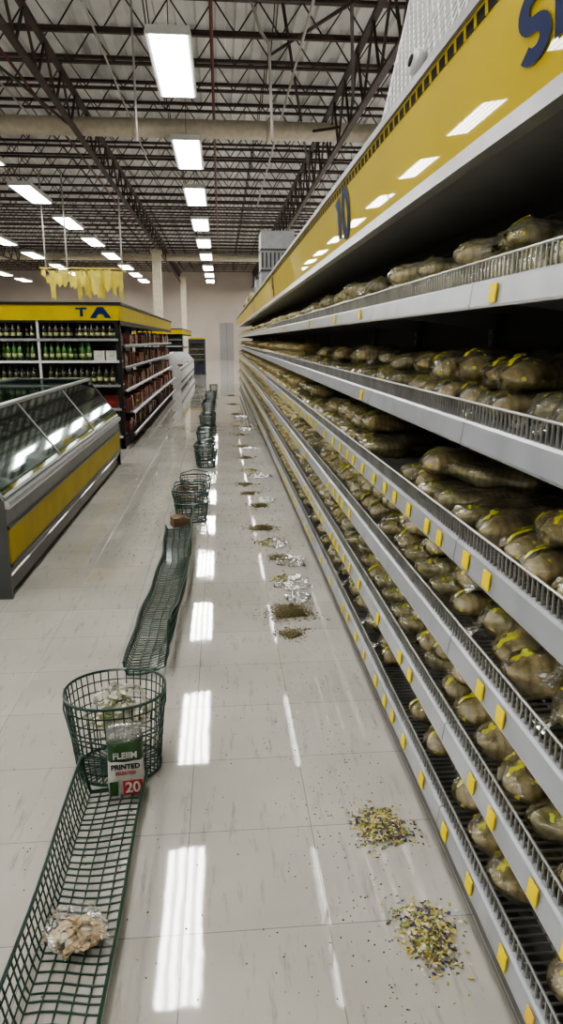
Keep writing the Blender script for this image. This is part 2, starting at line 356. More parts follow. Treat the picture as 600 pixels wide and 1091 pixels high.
# canopy sign (leans slightly towards the aisle)
root=O('canopy_sign',None,(GX,0,0),label='long glossy yellow canopy sign with navy characters above the bread shelves',cat='sign')
tb=-math.tan(math.radians(4.6))
g=G(); z0,z1=2.135,2.435; th=.02
g.prism([(0,z0),(th,z0),(th+(z1-z0)*tb,z1),((z1-z0)*tb,z1)],-.6,YE,M_yel); O('sign_face',g,parent=root)
g=G(); g.prism([(-.012,z0-.038),(.03,z0-.038),(.03,z0),(-.008,z0+.004)],-.6,YE,M_silver); 
xt=(z1-z0)*tb
g.prism([(xt-.010,z1-.006),(xt+.05,z1-.006),(xt+.05,z1+.022),(xt-.010,z1+.022)],-.6,YE,M_grey); O('edge_trim',g,parent=root)
g=G(); za,zb2=z1-.044,z1-.016; xa,xb=(za-z0)*tb-.002,(zb2-z0)*tb-.002
g.prism([(xa,za),(xa+.003,za),(xb+.003,zb2),(xb,zb2)],-.6,YE,M_dash); O('dashed_border',g,parent=root)
g=G(); g.prism([(.03,z0-.030),(DEP,z0+.03),(DEP,z0+.05),(.03,z0-.01)],-.6,YE,mat('canopy_soffit',(.22,.22,.215),.45,var=.1))
g.box((.05,-.6,z1-.01),(DEP+.02,YE,z1+.008),M_deck); g.box((DEP,-.6,TOPB+.005),(DEP+.02,YE,z1),M_dark); O('soffit',g,parent=root)
def arc(cx,cy,rx,ry,a0,a1,n=14): return [(cx+rx*math.cos(math.radians(a0+(a1-a0)*i/n)),cy+ry*math.sin(math.radians(a0+(a1-a0)*i/n))) for i in range(n+1)]
GL={'0':[arc(.32,.5,.22,.40,0,360,26)],'1':[[(.08,.76),(.28,.9),(.28,.1)]],
 'S':[arc(.32,.70,.21,.20,30,270,14)+arc(.32,.30,.21,.20,90,-150,14)],
 'I':[[(.1,.06),(.1,.94)]],'9':[[(.12,.16)]+arc(.32,.38,.22,.28,250,360,8)+[(.54,.66)]+arc(.32,.66,.22,.24,0,360,22)],
 '8':[arc(.32,.70,.19,.20,-90,270,20),arc(.32,.29,.22,.21,90,450,20)]}
ADV={'1':.48,'I':.34}
def glyphs(txt,hgt,ystart,zb_,sx,w=.17):
    cur=0.
    for ch in txt:
        g=G()
        for st in GL[ch]:
            n=len(st); L_=[];R_=[]
            cl=(abs(st[0][0]-st[-1][0])+abs(st[0][1]-st[-1][1]))<1e-6
            for i,(px,py) in enumerate(st):
                a=st[i-1] if i>0 else (st[-2] if cl else st[0]); c=st[i+1] if i<n-1 else (st[1] if cl else st[-1])
                dx,dy=c[0]-a[0],c[1]-a[1]; l=math.hypot(dx,dy) or 1; nx,ny=-dy/l,dx/l
                L_.append((px+nx*w/2,py+ny*w/2)); R_.append((px-nx*w/2,py-ny*w/2))
            def T3(p,off):
                z=zb_+p[1]*hgt; return ((z-z0)*tb-off, ystart-(cur+p[0]*hgt*sx), z)
            vs=[T3(p,.004) for p in L_]+[T3(p,.004) for p in R_]
            g.add(vs,[(i,i+1,n+i+1,n+i) for i in range(n-1)],M_blue)
        O('lettering',g,parent=root); cur+=ADV.get(ch,.70)*hgt*sx
glyphs('10',.25,4.05,2.15,1.5,.21); glyphs('SI',.14,1.63,2.20,1.75,.22); glyphs('I',.08,1.57,2.365,3.,.3)
glyphs('9',.24,8.9,2.155,1.45); glyphs('8',.24,13.9,2.155,1.45)
# loaves
def sp(v,e): return math.copysign(abs(v)**e,v)
def loafrings(a,bw,c,ts,n,sc=1.,seed=0,amp=.0,phi=None,bend=0.):
    rs=[]
    for t in ts:
        r=max(.03,(1-min(1,abs(t))**2.8))**.5
        r*=1+.08*math.sin(t*3.1+seed)
        ring=[]
        for k in range(n):
            p=2*math.pi*k/n if phi is None else phi[0]+(phi[1]-phi[0])*k/(n-1)
            y=bw*r*sc*sp(math.cos(p),.85); z=c+c*r*sc*sp(math.sin(p),.85)
            if amp:
                q=Vector((t*2.2+seed,math.cos(p)*1.3,math.sin(p)*1.3+seed))
                d=1+amp*noise.noise(q)+amp*.5*noise.noise(q*2.7)
                y*=d; z=c+(z-c)*d
            ring.append((a*t,y+bend*(t*t-.4),max(z,0.002 if sc>1 else .004)))
        rs.append(ring)
    return rs
def linsp(a,b,n): return [a+(b-a)*i/(n-1) for i in range(n)]
TS=[-1,-.97,-.88,-.72,-.5,-.25,0,.25,.5,.72,.88,.97,1]
kinds=[]
for vi in range(8):
    bm_,hz=((M_bread,M_film),(M_bread2,M_film),(M_bread3,M_film2),(M_bread2,M_film2),(M_bread,M_film),(M_bread2,M_film),(M_bread3,M_film2),(M_bread,M_film))[vi]
    rv=random.Random(vi+40)
    a=rv.uniform(.19,.22); bw=rv.uniform(.076,.088); c=rv.uniform(.048,.058); bd=rv.uniform(-.035,.035); sd=vi*9+3
    g=G(); g.rings(loafrings(a*.95,bw*.93,c*.93,TS,14,amp=.34,seed=sd,bend=bd),bm_); lm=g.mesh('loaf')
    g=G(); rs=loafrings(a*1.03,bw*1.05,c*1.08,linsp(-.985,1,26),28,sc=1.01,amp=.40,seed=sd,bend=bd)
    rs=[[(x,y*(1+.04*noise.noise(Vector((x*45,math.atan2(z-c,y)*4,vi)))),max(.002,c+(z-c)*(1+.06*noise.noise(Vector((x*45,math.atan2(z-c,y)*4,vi+5)))))) for x,y,z in r_] for r_ in rs]
    N_=28
    def ringat(x,ry,rz,zc): return [(x,bd*.6+ry*math.cos(2*math.pi*k/N_)*(1+.25*math.sin(k*5+vi)),zc+rz*math.sin(2*math.pi*k/N_)) for k in range(N_)]
    if vi in(3,5):
        tail=[ringat(-a*1.03-.035,.034,.012,.024),ringat(-a*1.03-.02,.020,.009,.028),ringat(-a*1.03-.008,.012,.010,.035)]
        g.rings(tail+rs,hz,cap=False)
    else:
        tail=[ringat(a*1.03+.014,.012,.010,.035),ringat(a*1.03+.03,.022,.009,.028),ringat(a*1.03+.05,.036,.012,.024)]
        g.rings(rs+tail,hz,cap=False)
    bgm=g.mesh('plastic_bag')
    g=G(); g.rings(loafrings(a*1.04,bw*1.09,c*1.13,linsp(-.97,-.58,8),14,sc=1.01,phi=(-.2,3.4),amp=.40,seed=sd,bend=bd),M_labm,cap=False,closed=False)
    kinds.append((lm,bgm,g.mesh('printed_label'),a,c))
pos=[]
for i,h in enumerate(SH):
    zs=h+.018
    y=.15
    while y<YE-.12:
        dens=(.98,.88,.98,.98,.96,.90)[i]
        if i==5 and y<2.8: dens=.55
        ph=noise.noise(Vector((y*.8,i*7.,0)))
        if R.random()<dens+ph*.12:
            kd=R.choice((2,6,2,6,3)) if i==0 else R.choice((0,0,1,1,3,4,5,7) if i<3 else (0,1,1,4,5,7))
            x=GX+.014+kinds[kd][3]*1.04+(.03 if kd in(3,5) else 0)+abs(R.gauss(0,.012)) + (.03 if i==1 else 0)
            rz=R.gauss(0,.13)
            s_=R.uniform(.84,.95) if i==0 else R.uniform(.90,1.05)
            pos.append((y,x-(1-s_)*.18,zs,kd,rz,0,i,s_))
            if R.random()<(.60,.30,.70,.62,.55,.32)[i]: pos.append((y+.06,x+R.uniform(-.01,.03),zs+kinds[kd][4]*1.75*s_,R.choice((kd,0)) if i else kd,rz+R.gauss(0,.25),R.uniform(-.08,.10),i,s_))
        y+=R.uniform(.155,.182)
pos.sort()
near=[p for p in pos if p[0]>.75][:300]; far=[p for p in pos if p[0]>.75][300:]
LB={0:'golden sliced loaf in clear crinkled bag with yellow printing',1:'wholegrain sliced loaf in clear bag with gathered end',2:'pale sliced loaf in hazy clear bag with yellow printing',3:'dark wholegrain loaf in hazy clear bag with yellow print'}
for (y,x,z,kd,rz,ry,i,s_) in near:
    lm,bgm,lb,_,_c=kinds[kd]
    r=O('bread_loaf',lm,(x,y,z),label=LB[{0:0,4:0,7:0,1:1,5:1,2:2,6:2,3:3}[kd]],cat='bread',group='bagged loaves on the bread shelves',rot=(0,ry,rz),scale=(s_*R.uniform(.96,1.03),s_*R.uniform(.94,1.10),s_*R.uniform(.86,1.06)))
    O('plastic_bag',bgm,parent=r); O('printed_label',lb,parent=r)
g=G()
for (y,x,z,kd,rz,ry,i,s_) in far:
    a=.20*s_; c_,s2=math.cos(rz),math.sin(rz)
    T=[-1,-.85,-.4,.4,.85,1]
    rs=loafrings(a,.076*s_,.053*s_,T,8)
    rs=[[(x+px*c_-py*s2,y+px*s2+py*c_,z+pz) for px,py,pz in r_] for r_ in rs]
    g.rings(rs,(M_bread,M_bread2,M_bread3,M_bread2,M_bread,M_bread2,M_bread3,M_bread)[kd])
    rs=loafrings(a*1.03,.079*s_,.056*s_,[-.95,-.88,-.80],4,phi=(.9,1.8))
    rs=[[(x+px*c_-py*s2,y+px*s2+py*c_,z+pz) for px,py,pz in r_] for r_ in rs]
    g.rings(rs,M_lab,cap=False,closed=False)
O('distant_bread_loaves',g,label='many bagged loaves continuing down the long shelves',cat='bread',kind='stuff')
# mesh basket on canopy
root=O('mesh_display_cage',None,(.74,1.95,2.46),label='white wire-mesh cage with pale liner standing on top of the canopy',cat='wire cage')
Mw=mat('white_wire',(.72,.72,.72),.4,var=.1); Ml=mat('cage_liner',(.34,.34,.35),.6,var=.15)
LY,HZ,LN=1.6,1.0,.22
g=G()
def P(u,v): return (LN*v+.0, u*LY, v*HZ)
def clip(ua,ub):
    t0,t1=0.,1.
    for lim,s in ((0,1),(1,-1)):
        fa=(ua-lim)*s; fb=(ub-lim)*s
        if fa<0 and fb<0: return None
        if fa<0: t0=max(t0,fa/(fa-fb))
        if fb<0: t1=min(t1,fa/(fa-fb))
    return (t0,t1) if t1-t0>.02 else None
for k in range(-22,46):
    for sgn in (1,-1):
        u0=k/24.; u1=u0+sgn*.63
        c=clip(u0,u1)
        if c:
            q=[(u0+(u1-u0)*t,t) for t in c]
            g.tube([P(*q[0]),P(*q[1])],.0035,Mw,4)
O('mesh_panel',g,parent=root)
g=G(); g.add([P(0,0),P(1,0),P(1,1),P(0,1)],[(0,1,2,3)],Ml)
g.add([(.0,LY,0),(.45,LY,0),(.45,LY,HZ),(LN,LY,HZ)],[(0,1,2,3)],Ml); g.add([(.0,0,0),(.45,0,0),(.45,0,HZ),(LN,0,HZ)],[(0,1,2,3)],Ml)
o=O('liner',g,(.012,0,0),parent=root)
g=G(); g.tube([P(0,0),P(1,0),P(1,1),P(0,1)],.009,Mw,6,closed=True); g.tube([P(.6,.2),P(.6,1)],.008,Mw,6); g.tube([(.45,0,0),(.45,LY,0),(.45,LY,HZ),(.45,0,HZ)],.009,Mw,6,closed=True)
for u,v in((0,0),(1,0),(1,1),(0,1)): a=P(u,v); g.tube([a,(.45,a[1],a[2])],.009,Mw,6)
O('frame',g,parent=root)
g=G(); g.lathe([(.0,-.02),(.04,-.018),(.05,0),(.04,.018),(0.,.024)],M_white,14); g.lathe([(.0,.02),(.022,.022),(.02,.03),(0,.032)],M_black,12)
o=O('round_sensor',g,(.015,.93,.20),parent=root,rot=(0,-1.35,0))
# things on top of gondola
ztop=2.445
g=G(); g.box((-.27,-.35,0),(.27,.35,.9),M_grey); g.box((-.28,-.36,.28),(.28,.36,.31),M_dark); g.box((-.28,-.36,.6),(.28,.36,.63),M_dark)
for k in range(8): g.box((-.26+k*.066,-.365,.34),(-.235+k*.066,-.35,.57),M_dark)
O('equipment_box',g,(.95,12.2,ztop),label='grey metal equipment box with louvres atop the shelving',cat='equipment box')
g=G(); g.box((-.2,-.3,0),(.2,.3,.45),M_grey); g.box((-.21,-.31,.40),(.21,.31,.46),M_dark)
O('equipment_box',g,(.95,15.2,ztop),label='small grey metal box with dark lid atop the shelving',cat='equipment box')
for k,(y,m) in enumerate(((18,M_yel),(18.8,M_red),(19.9,M_wht),(21,M_yel),(22.4,M_brn))):
    g=G(); g.box((-.14,-.2,0),(.14,.2,.32),m); g.prism([(-.145,.25),(-.13,.33),(.13,.33),(.145,.25)],-.21,.21,M_wht)
    O('overstock_carton',g,(.87,y,ztop),label='coloured overstock carton with pale lid on top of shelving',cat='carton',group='overstock cartons')
# ---------------------------------------------------------------- freezer
FX=-1.39; FY0,FY1=4.44,9.5; FL=FY1-FY0
root=O('glass_top_freezer',None,(FX,FY0,0),label='long supermarket freezer case with slanted glass, yellow band and silver rails',cat='freezer')
M_fr=mat('freezer_grey',(.05,.053,.05),.35,coat=.3,var=.1)
M_frl=mat('freezer_trim',(.17,.18,.17),.3,metal=.4,var=.1)
M_int=mat('freezer_inner',(.05,.08,.07),.5,var=.2)
M_yb=mat('freezer_yellow',(.42,.32,.01),.5,spec=.1,coat=.15,cr=.05,var=.12,vs=3)
g=G(); g.prism([(-.07,.0),(-.07,.12),(-.01,.14),(0,.17),(0,.23),(-.025,.23),(-.03,.02)],0,FL,M_fr)
g.prism([(-.0,.46),(.0,.60),(-.03,.60),(-.03,.46)],0,FL,M_frl)
g.prism([(-.08,0),(-.08,.35),(-1.3,.35),(-1.3,0)],0,FL,M_int)
g.prism([(-1.26,.35),(-1.3,.35),(-1.3,1.13),(-1.26,1.13)],0,FL,M_int)
O('body',g,parent=root)
g=G(); g.prism([(.004,.225),(.004,.465),(-.03,.465),(-.03,.225)],0.02,FL-.02,M_yb); O('yellow_band',g,parent=root)
g=G(); g.prism([(.028,.60),(.034,.62),(.028,.645),(-.04,.655),(-.04,.60)],-.01,FL+.01,M_silver)
g.prism([(.012,.21),(.018,.22),(.012,.23),(-.01,.23),(-.01,.21)],0,FL,M_fr); g.prism([(.012,.46),(.018,.47),(.012,.485),(-.01,.485),(-.01,.46)],0,FL,M_fr)
O('bumper_rail',g,parent=root)
for yy,nm in ((-.03,'end_panel'),(FL,'end_panel')):
    g=G(); g.prism([(.0,.0),(.0,.66),(-.36,1.14),(-1.3,1.14),(-1.3,0)],yy,yy+.03,M_fr); O(nm,g,parent=root)
g=G(); g.prism([(-.345,1.12),(-.345,1.15),(-.375,1.16),(-.375,1.12)],-.03,FL+.03,M_silver); g.prism([(-1.26,1.12),(-1.26,1.17),(-1.3,1.17),(-1.3,1.12)],-.03,FL+.03,M_frl)
g.prism([(-.375,1.14),(-.375,1.16),(-1.26,1.16),(-1.26,1.14)],-.02,.05,M_frl); g.prism([(-.375,1.14),(-.375,1.16),(-1.26,1.16),(-1.26,1.14)],FL-.05,FL+.02,M_frl)
O('top_frame',g,parent=root)
pl=FL/3
for k in range(3):
    y0=k*pl+.012; y1=(k+1)*pl-.012
    g=G(); g.prism([(-.01,.66),(-.005,.665),(-.345,1.125),(-.35,1.12)],y0,y1,M_glass); d=O('glass_door',g,parent=root)
    g=G()
    for (a,b) in ((y0-.008,y0+.006),(y1-.006,y1+.008)): g.prism([(-.012,.655),(.001,.665),(-.341,1.13),(-.354,1.12)],a,b,M_frl)
    g.prism([(-.012,.655),(.001,.668),(-.012,.685),(-.025,.675)],y0,y1,M_frl)
    O('door_frame',g,parent=d)
    g=G(); g.box((-1.25,y0,1.145),(-.375,y1,1.152),M_glass); O('top_glass',g,parent=root)
for zz,xa in ((.58,-.45),(.80,-.80)):
    g=G(); g.box((-1.25,.05,zz),(xa,FL-.05,zz+.02),M_int); O('inner_shelf',g,parent=root)
M_icep=mat('frozen_green',(.08,.18,.07),.35,coat=.4,col2=(.28,.32,.19),vs=18)
M_iceb=mat('frozen_brown',(.18,.13,.08),.35,coat=.4,col2=(.09,.08,.06),vs=18)
gp=G(); gp.prism([(-.1,0),(.1,0),(.09,.16),(-.08,.17)],-.10,.10,M_iceb); gp.box((.101,-.05,.03),(.104,.05,.12),M_icep); p1=gp.mesh('frozen_pack')
gp=G(); gp.prism([(-.1,0),(.1,0),(.1,.1),(-.1,.13)],-.11,.11,M_icep); gp.box((-.05,-.04,.13),(.04,.04,.133),M_lab); p2=gp.mesh('frozen_pack')
for zz,xs in ((.35,(-.22,-.45,-.7,-.95)),(.60,(-.60,-.83,-1.06)),(.82,(-.93,-1.14))):
    for xx in xs:
        y=.2
        while y<FL-.2:
            if R.random()<.85: O('frozen_pack',R.choice((p1,p2)),(FX+xx,FY0+y,zz),label='packaged frozen food standing inside the freezer',cat='frozen food',group='frozen packs in the freezer')
            y+=R.uniform(.23,.30)
# ---------------------------------------------------------------- left grocery gondola
def grocery(X0,Y0,Y1,Xb,detail):
    L=Y1-Y0; D=X0-Xb
    root=O('grocery_shelving',None,(X0,Y0,0),label='dark grocery shelving block with yellow header and dark top edge',cat='store shelf')
    g=G(); g.box((-D/2-.03,.5,0),(-D/2+.03,L-.0,2.0),M_dark)
    g.box((-D,.46,0),(0-.05,.5,1.95),M_dark); g.box((-D,0,.0),(-.02,L,.14),M_dark); O('back_panel',g,parent=root)
    g=G(); g.prism([(.0,1.93),(.02,2.15),(-.02,2.15),(-.04,1.93)],-.0,L,M_yb); g.box((-D,-.02,1.93),(0,.03,2.15),M_yb); O('header_panel',g,parent=root)
    g=G(); g.box((-D-.02,-.04,2.15),(.04,L,2.19),M_black); g.box((-D,.03,1.9),(-.04,L,1.93),M_dark); g.box((-.02,0,1.86),(.012,L,1.93),M_black); O('header_cap',g,parent=root)
    for px,mm in ((-.03,M_black),(-D/2+.0,M_white),(-D+.03,M_grey)):
        w=.035 if mm is M_black else .016
        g=G(); g.box((px-w,-.0,0),(px+w,.04,1.93),mm); O('end_post',g,parent=root)
    yy=.5
    while yy<L-.05:
        g=G(); g.box((-.52,yy-.015,0),(-.48,yy+.015,1.93),M_dark); O('upright',g,parent=root); yy+=1.22
    hs=(.18,.52,.86,1.22,1.56)
    for h in hs:
        e=.10 if h<.6 else .0
        g=G(); g.box((-.5,.5,h-.02),(e-.02,L,h),M_dark); s=O('side_shelf',g,parent=root)
        g=G(); g.prism([(e,h-.03),(e+.01,h-.02),(e+.01,h+.012),(e-.012,h+.018),(e-.02,h)],.5,L,M_white if h<.9 else M_grey); O('price_rail',g,parent=s)
    he=(.2,.62,.98,1.34,1.66)
    for h in he:
        g=G(); g.box((-D+.02,.0,h-.02),(-.03,.46,h),M_grey); g.box((-D+.02,-.012,h-.028),(-.03,0,h+.008),M_white if h in(1.34,.2) else M_grey); O('end_shelf',g,parent=root)
    return root,hs,he,L,D
gr_,hs,he,L,D=grocery(-1.5,10.9,21.9,-3.9,True)
me=textmesh('T',.17,M_blue,bold=.006); o=O('lettering',me,(-.54,-.024,2.04),parent=gr_,rot=(math.pi/2,0,0),scale=(1.5,1,1))
g=G(); g.prism([(-.42,1.965),(-.33,1.965),(-.295,2.02),(-.235,2.02),(-.20,1.965),(-.11,1.965),(-.225,2.12),(-.305,2.12)],-.026,-.021,M_blue); O('lettering',g,parent=gr_)
def bottle(m):
    g=G(); g.lathe([(.001,0),(.037,.0),(.038,.18),(.03,.215),(.013,.24),(.0125,.29),(.015,.29),(.015,.30),(.001,.301)],m,10); g.lathe([(.0386,.06),(.0386,.12)],M_botl,10); return g.mesh('wine_bottle')
b1,b2=bottle(M_bot),bottle(M_botd)
for h in (1.34,.98,1.66):
    for row in (.07,.2):
        x=-D+.1
        while x<-.1:
            if abs(x+D/2)>.06 and R.random()<(.93 if h!=1.34 else .86) and not(h==1.34 and x>-.45):
                if h==1.66: 
                    O('wine_bottle',b2,(-1.5+x,10.9+row,h),label='dark glass bottle standing on the end shelf',cat='bottle',group='bottles on the end shelves',scale=.78)
                else:
                    O('wine_bottle',b1 if h==1.34 else b2,(-1.5+x,10.9+row,h),label='green glass bottle with pale label on the end shelf' if h==1.34 else 'dark glass bottle standing on the end shelf',cat='bottle',group='bottles on the end shelves',scale=R.uniform(.85,1.0))
            x+=R.uniform(.08,.10)
def pack(m,w,d,h,band):
    g=G(); g.prism([(-d/2,0),(d/2,0),(d/2,h*.96),(d/2-.01,h),(-d/2+.01,h),(-d/2,h*.96)],-w/2,w/2,m)
    if band: g.box((d/2,-w*.25,h*.4),(d/2+.002,w*.25,h*.55),band)
    return g
pk=[pack(M_red,.2,.18,.2,M_redink).mesh('grocery_pack'),pack(M_brn,.16,.18,.22,M_lab).mesh('grocery_pack'),pack(M_wht,.16,.2,.15,M_botl).mesh('grocery_pack'),pack(M_red,.17,.16,.15,M_botl).mesh('grocery_pack')]
pl_=['dark red food packet standing on the grocery shelf','brown food packet with yellow band on grocery shelf','white food carton with pale band on grocery shelf','small dark red food packet on grocery shelf']
for h in hs:
    y=.65
    while y<L-.2:
        if R.random()<.92:
            k=R.choice((0,1,1,3,0,3,1,1)); O('grocery_pack',pk[k],(-1.5-.13+(.08 if h<.6 else 0)-R.uniform(0,.05),10.9+y,h),label=pl_[k],cat='food packet',group='packets on the grocery shelves',rot=(0,0,R.gauss(0,.12)),scale=(1,R.uniform(.85,1.05),R.uniform(.75,1.15)))
        y+=R.uniform(.205,.25)
for x in (-.16,-.34): O('grocery_pack',pk[2],(-1.5+x,11.1,1.34),label='white carton beside the bottles on end shelf',cat='food packet',rot=(0,0,-1.57),group='packets on the grocery shelves')
for h in (.62,.2):
    for x in (-.2,-.5,-.8,-1.05,-1.4,-1.7,-2.0,-2.25):
        k=R.choice((0,1,3)); O('grocery_pack',pk[k],(-1.5+x,11.12,h),label=pl_[k],cat='food packet',rot=(0,0,-1.57),group='packets on the grocery shelves')
# low open chiller case
def chiller(X0,Y0,Y1,lab):
    L=Y1-Y0; root=O('open_chiller_case',None,(X0,Y0,0),label=lab,cat='chiller case')
    g=G(); g.prism([(-.05,.1),(0,.12),(.03,.5),(0,.72),(-.04,.72),(-.05,.45),(-.9,.4),(-.92,1.1),(-1.0,1.1),(-1.0,.1)],0,L,M_white)
    g.prism([(-.08,0),(-.08,.1),(-1.0,.1),(-1.0,0)],0,L,M_dark); O('body',g,parent=root)
    g=G(); g.prism([(.03,.66),(.04,.71),(.03,.76),(-.05,.76),(-.05,.66)],0,L,M_grey); g.prism([(.034,.3),(.04,.33),(.034,.36),(.02,.36),(.01,.3)],0,L,M_dark); O('bumper_rail',g,parent=root)
    for yy in (-.03,L): 
        g=G(); g.prism([(0,0),(.03,.5),(0,.75),(-.3,1.1),(-1,1.1),(-1,0)],yy,yy+.03,M_white); O('end_panel',g,parent=root)
chiller(-1.3,22.9,28.3,'low white open chiller case with grey bumper rail')
chiller(-1.3,28.5,34,'low white open chiller case with grey bumper rail')
y=23.2
while y<33.7:
    for xx in (-.3,-.6):
        O('grocery_pack',pk[R.choice((0,1,2,3))],(-1.3+xx,y,.46),label='meat tray in the open chiller case',cat='food packet',group='trays in the chiller case',scale=1.2)
    y+=.45
grocery(-1.9,36,47,-4.3,False); grocery(-5.6,20,34,-8.0,False); grocery(-9.5,16,32,-12,False)
# navy cooler by the far aisle
M_nav=mat('cooler_navy',(.012,.016,.035),.5,var=.2)
g=G(); g.box((-.4,-.4,0),(.4,.4,1.75),M_nav); g.box((-.34,-.41,.5),(.34,-.4,1.5),M_botd)
for zz in (.7,.95,1.2):
    g.box((-.34,-.415,zz),(.34,-.405,zz+.02),M_grey)
g.box((-.4,-.42,1.68),(.4,-.4,1.75),M_yb); g.box((-.42,-.42,0),(.42,.42,.08),M_dark)
O('display_cooler',g,(-1.15,35.2,0),label='navy upright display cooler with yellow header',cat='display cooler')
# hanging yellow decoration
root=O('hanging_yellow_banner',None,(-4.5,25,2.78),label='cluster of yellow hanging banner pieces on thin rods',cat='banner')
M_ban=mat('banner_yellow',(.66,.54,.06),.5,col2=(.42,.37,.08),vs=3)
g=G()
for yy in(-.6,.6): g.box((-1.3,yy-.02,1.12),(1.3,yy+.02,1.16),M_ban)
for xx in (-1.3,0,1.25): g.box((xx,-.6,1.12),(xx+.05,.6,1.15),M_ban)
O('banner_frame',g,parent=root)
for row,yy in enumerate((-.6,-.3,0,.3,.6)):
    x=-1.3+row*.07
    while x<1.1:
        w=R.uniform(.12,.32); h0=R.uniform(.05,.85); top=R.choice((1.12,1.12,.95))
        g=G(); g.prism([(x,top),(x+w*.5,top-.06),(x+w,top),(x+w*.9,h0+.25),(x+w,h0+.1),(x+w*.7,h0),(x+w*.5,h0+.12),(x+w*.2,h0+.05),(x+w*.12,h0+.28)],yy-.006,yy+.006,M_ban)
        if top<1.1: g.box((x+w*.45,yy-.004,top-.05),(x+w*.5,yy+.004,1.13),M_cond)
        O('pennant',g,parent=root); x+=w+R.uniform(.10,.38)
for x in (-1.25,-.55,1.25):
    g=G(); g.tube([(x,0,1.12),(x,0,4.15)],.028,M_cond,6); O('hanging_rod',g,parent=root)
# ---------------------------------------------------------------- green wire pieces on floor
def trough(L,prof,step,seed,taper=0.,wob=1.,grow=0.,wave=0.,r0=.0028,rim=.006):
    g=G(); rr=random.Random(seed); 
    def tf(x,y,z):
        b=wob*(.02*math.sin(y*2.3+seed)+.006*math.sin(y*9+seed)); w=1-taper*y/L+wob*.05*math.sin(y*4+seed)
        zz=z*(1+wob*.18*math.sin(y*3.1+seed*2))*(1+grow*y/L)
        if wave: zz+=wave*(.5+.5*math.sin(y*4.6+1+x*6))*(.35+max(0,x)*5)
        return (x*w+b,y+.010*math.sin(x*20+y*5),max(.0035,zz))
    y=0.
    while y<=L+1e-6:
        dy=rr.uniform(-.004,.004); g.tube([tf(x,y+dy,z) for x,z in prof],r0,M_green,4); y+=step
    ys=linsp(0,L,int(L/.06)+2)
    for k,(x,z) in enumerate(prof):
        g.tube([tf(x,yy,z) for yy in ys],r0 if 0<k<len(prof)-1 else rim,M_green,5)
    for yy in (0,L): g.tube([tf(x,yy,z) for x,z in prof],rim*.85,M_green,5)
    return g
prof=[(-.125,.15),(-.120,.115),(-.114,.075),(-.107,.035),(-.098,.004),(-.06,.004),(-.02,.004),(.02,.004),(.06,.004),(.098,.004),(.104,.03),(.108,.055),(.112,.08)]
O('green_wire_tray',trough(1.42,prof,.030,1,wob=.3),(-.445,.92,0),label='long green wire tray lying on the tiles, bent',cat='wire tray',rot=(0,0,-.02))
prof2=[(-.12,.06),(-.115,.03),(-.1,.006),(-.05,.004),(0,.004),(.05,.004),(.09,.01),(.105,.06),(.112,.11),(.116,.16),(.12,.21)]
O('green_wire_tray',trough(2.75,prof2,.030,4,taper=.05,wave=.05,r0=.0036,rim=.009),(-.38,3.25,0),label='very long green wire tray with one raised side on the tiles',cat='wire tray',rot=(0,0,.0))
def rrect(a,b,n=28,e=.55):
    return [(a*sp(math.cos(2*math.pi*k/n),e),b*sp(math.sin(2*math.pi*k/n),e)) for k in range(n)]
def basket(a,b,h,n=40,rows=7,taper=.82,e=.7,fine=.003):
    g=G()
    for r in range(rows+1):
        t=r/rows; s=taper+(1-taper)*t
        pts=[(x*s,y*s,.006+t*(h-.006)) for x,y in rrect(a,b,n,e)]
        g.tube(pts,fine if 0<r<rows else fine*1.9,M_green,5,closed=True)
    for (x,y) in rrect(a,b,n,e):
        g.tube([(x*taper*.0,y*taper*.0,.006),(x*taper,y*taper,.006),(x*(taper+1)/2,y*(taper+1)/2,h*.5),(x,y,h)],fine,M_green,4)
    g.tube([(x*taper*.5,y*taper*.5,.006) for x,y in rrect(a,b,n,e)],fine,M_green,4,closed=True)
    return g
BX,BY=-.435,2.50
root=O('green_wire_basket',basket(.192,.165,.335,40,8,.84,.9),(BX,BY,.0),label='round deep green wire basket holding a food bag',cat='wire basket',rot=(0,0,.1))
g=G(); g.tube([(-.192,0,.335),(-.19,-.06,.30),(-.15,-.18,.24),(0,-.215,.215),(.15,-.18,.24),(.19,-.06,.30),(.192,0,.335)],.004,M_green,6); O('bail_handle',g,parent=root)
root=O('printed_food_bag',None,(-.378,2.285,.022),label='food bag with dark green band, white label and red 20 patch',cat='food bag',rot=(-.12,0,.10))
def pillow(w,h,d,z0,z1):
    rows=[]
    N=9
    for r in range(N):
        t=r/(N-1); z=z0+(z1-z0)*t; tt=z/h; dd=d*(math.sin(math.pi*min(max(tt,.03),.97)))**.5
        ring=[]
        for k in range(16):
            p=2*math.pi*k/16; ring.append((w/2*sp(math.cos(p),.6)*(1+.02*math.sin(9*tt)),dd/2*sp(math.sin(p),1.)+.003*math.sin(k*3+r*2),z))
        rows.append(ring)
    return rows
g=G(); g.rings(pillow(.13,.29,.05,0,.135),M_wht); O('label_field',g,parent=root)
g=G(); g.rings(pillow(.132,.29,.051,.135,.210),M_pkg); O('green_field',g,parent=root)
g=G(); g.rings(pillow(.128,.30,.05,.210,.270),M_film2b); O('clear_bag_top',g,parent=root)
g=G(); g.box((-.012,-.0305,.010),(.058,-.026,.062),M_redink); g.box((-.060,-.0305,.010),(-.030,-.027,.062),M_pkg); O('printed_patch',g,parent=root)
for (t,s,z,x_,m,bo) in (('FLEIIM',.032,.160,0,M_wht,.001),('PRINTED',.026,.118,0,M_black,.0008),('SELECTED',.016,.094,.0,M_redink,.0005),('20',.055,.036,.023,M_wht,.001)):
    me=textmesh(t,s,m,ext=.0008,bold=bo); O('lettering',me,(x_,-.0318,z),parent=root,rot=(math.pi/2,0,0))
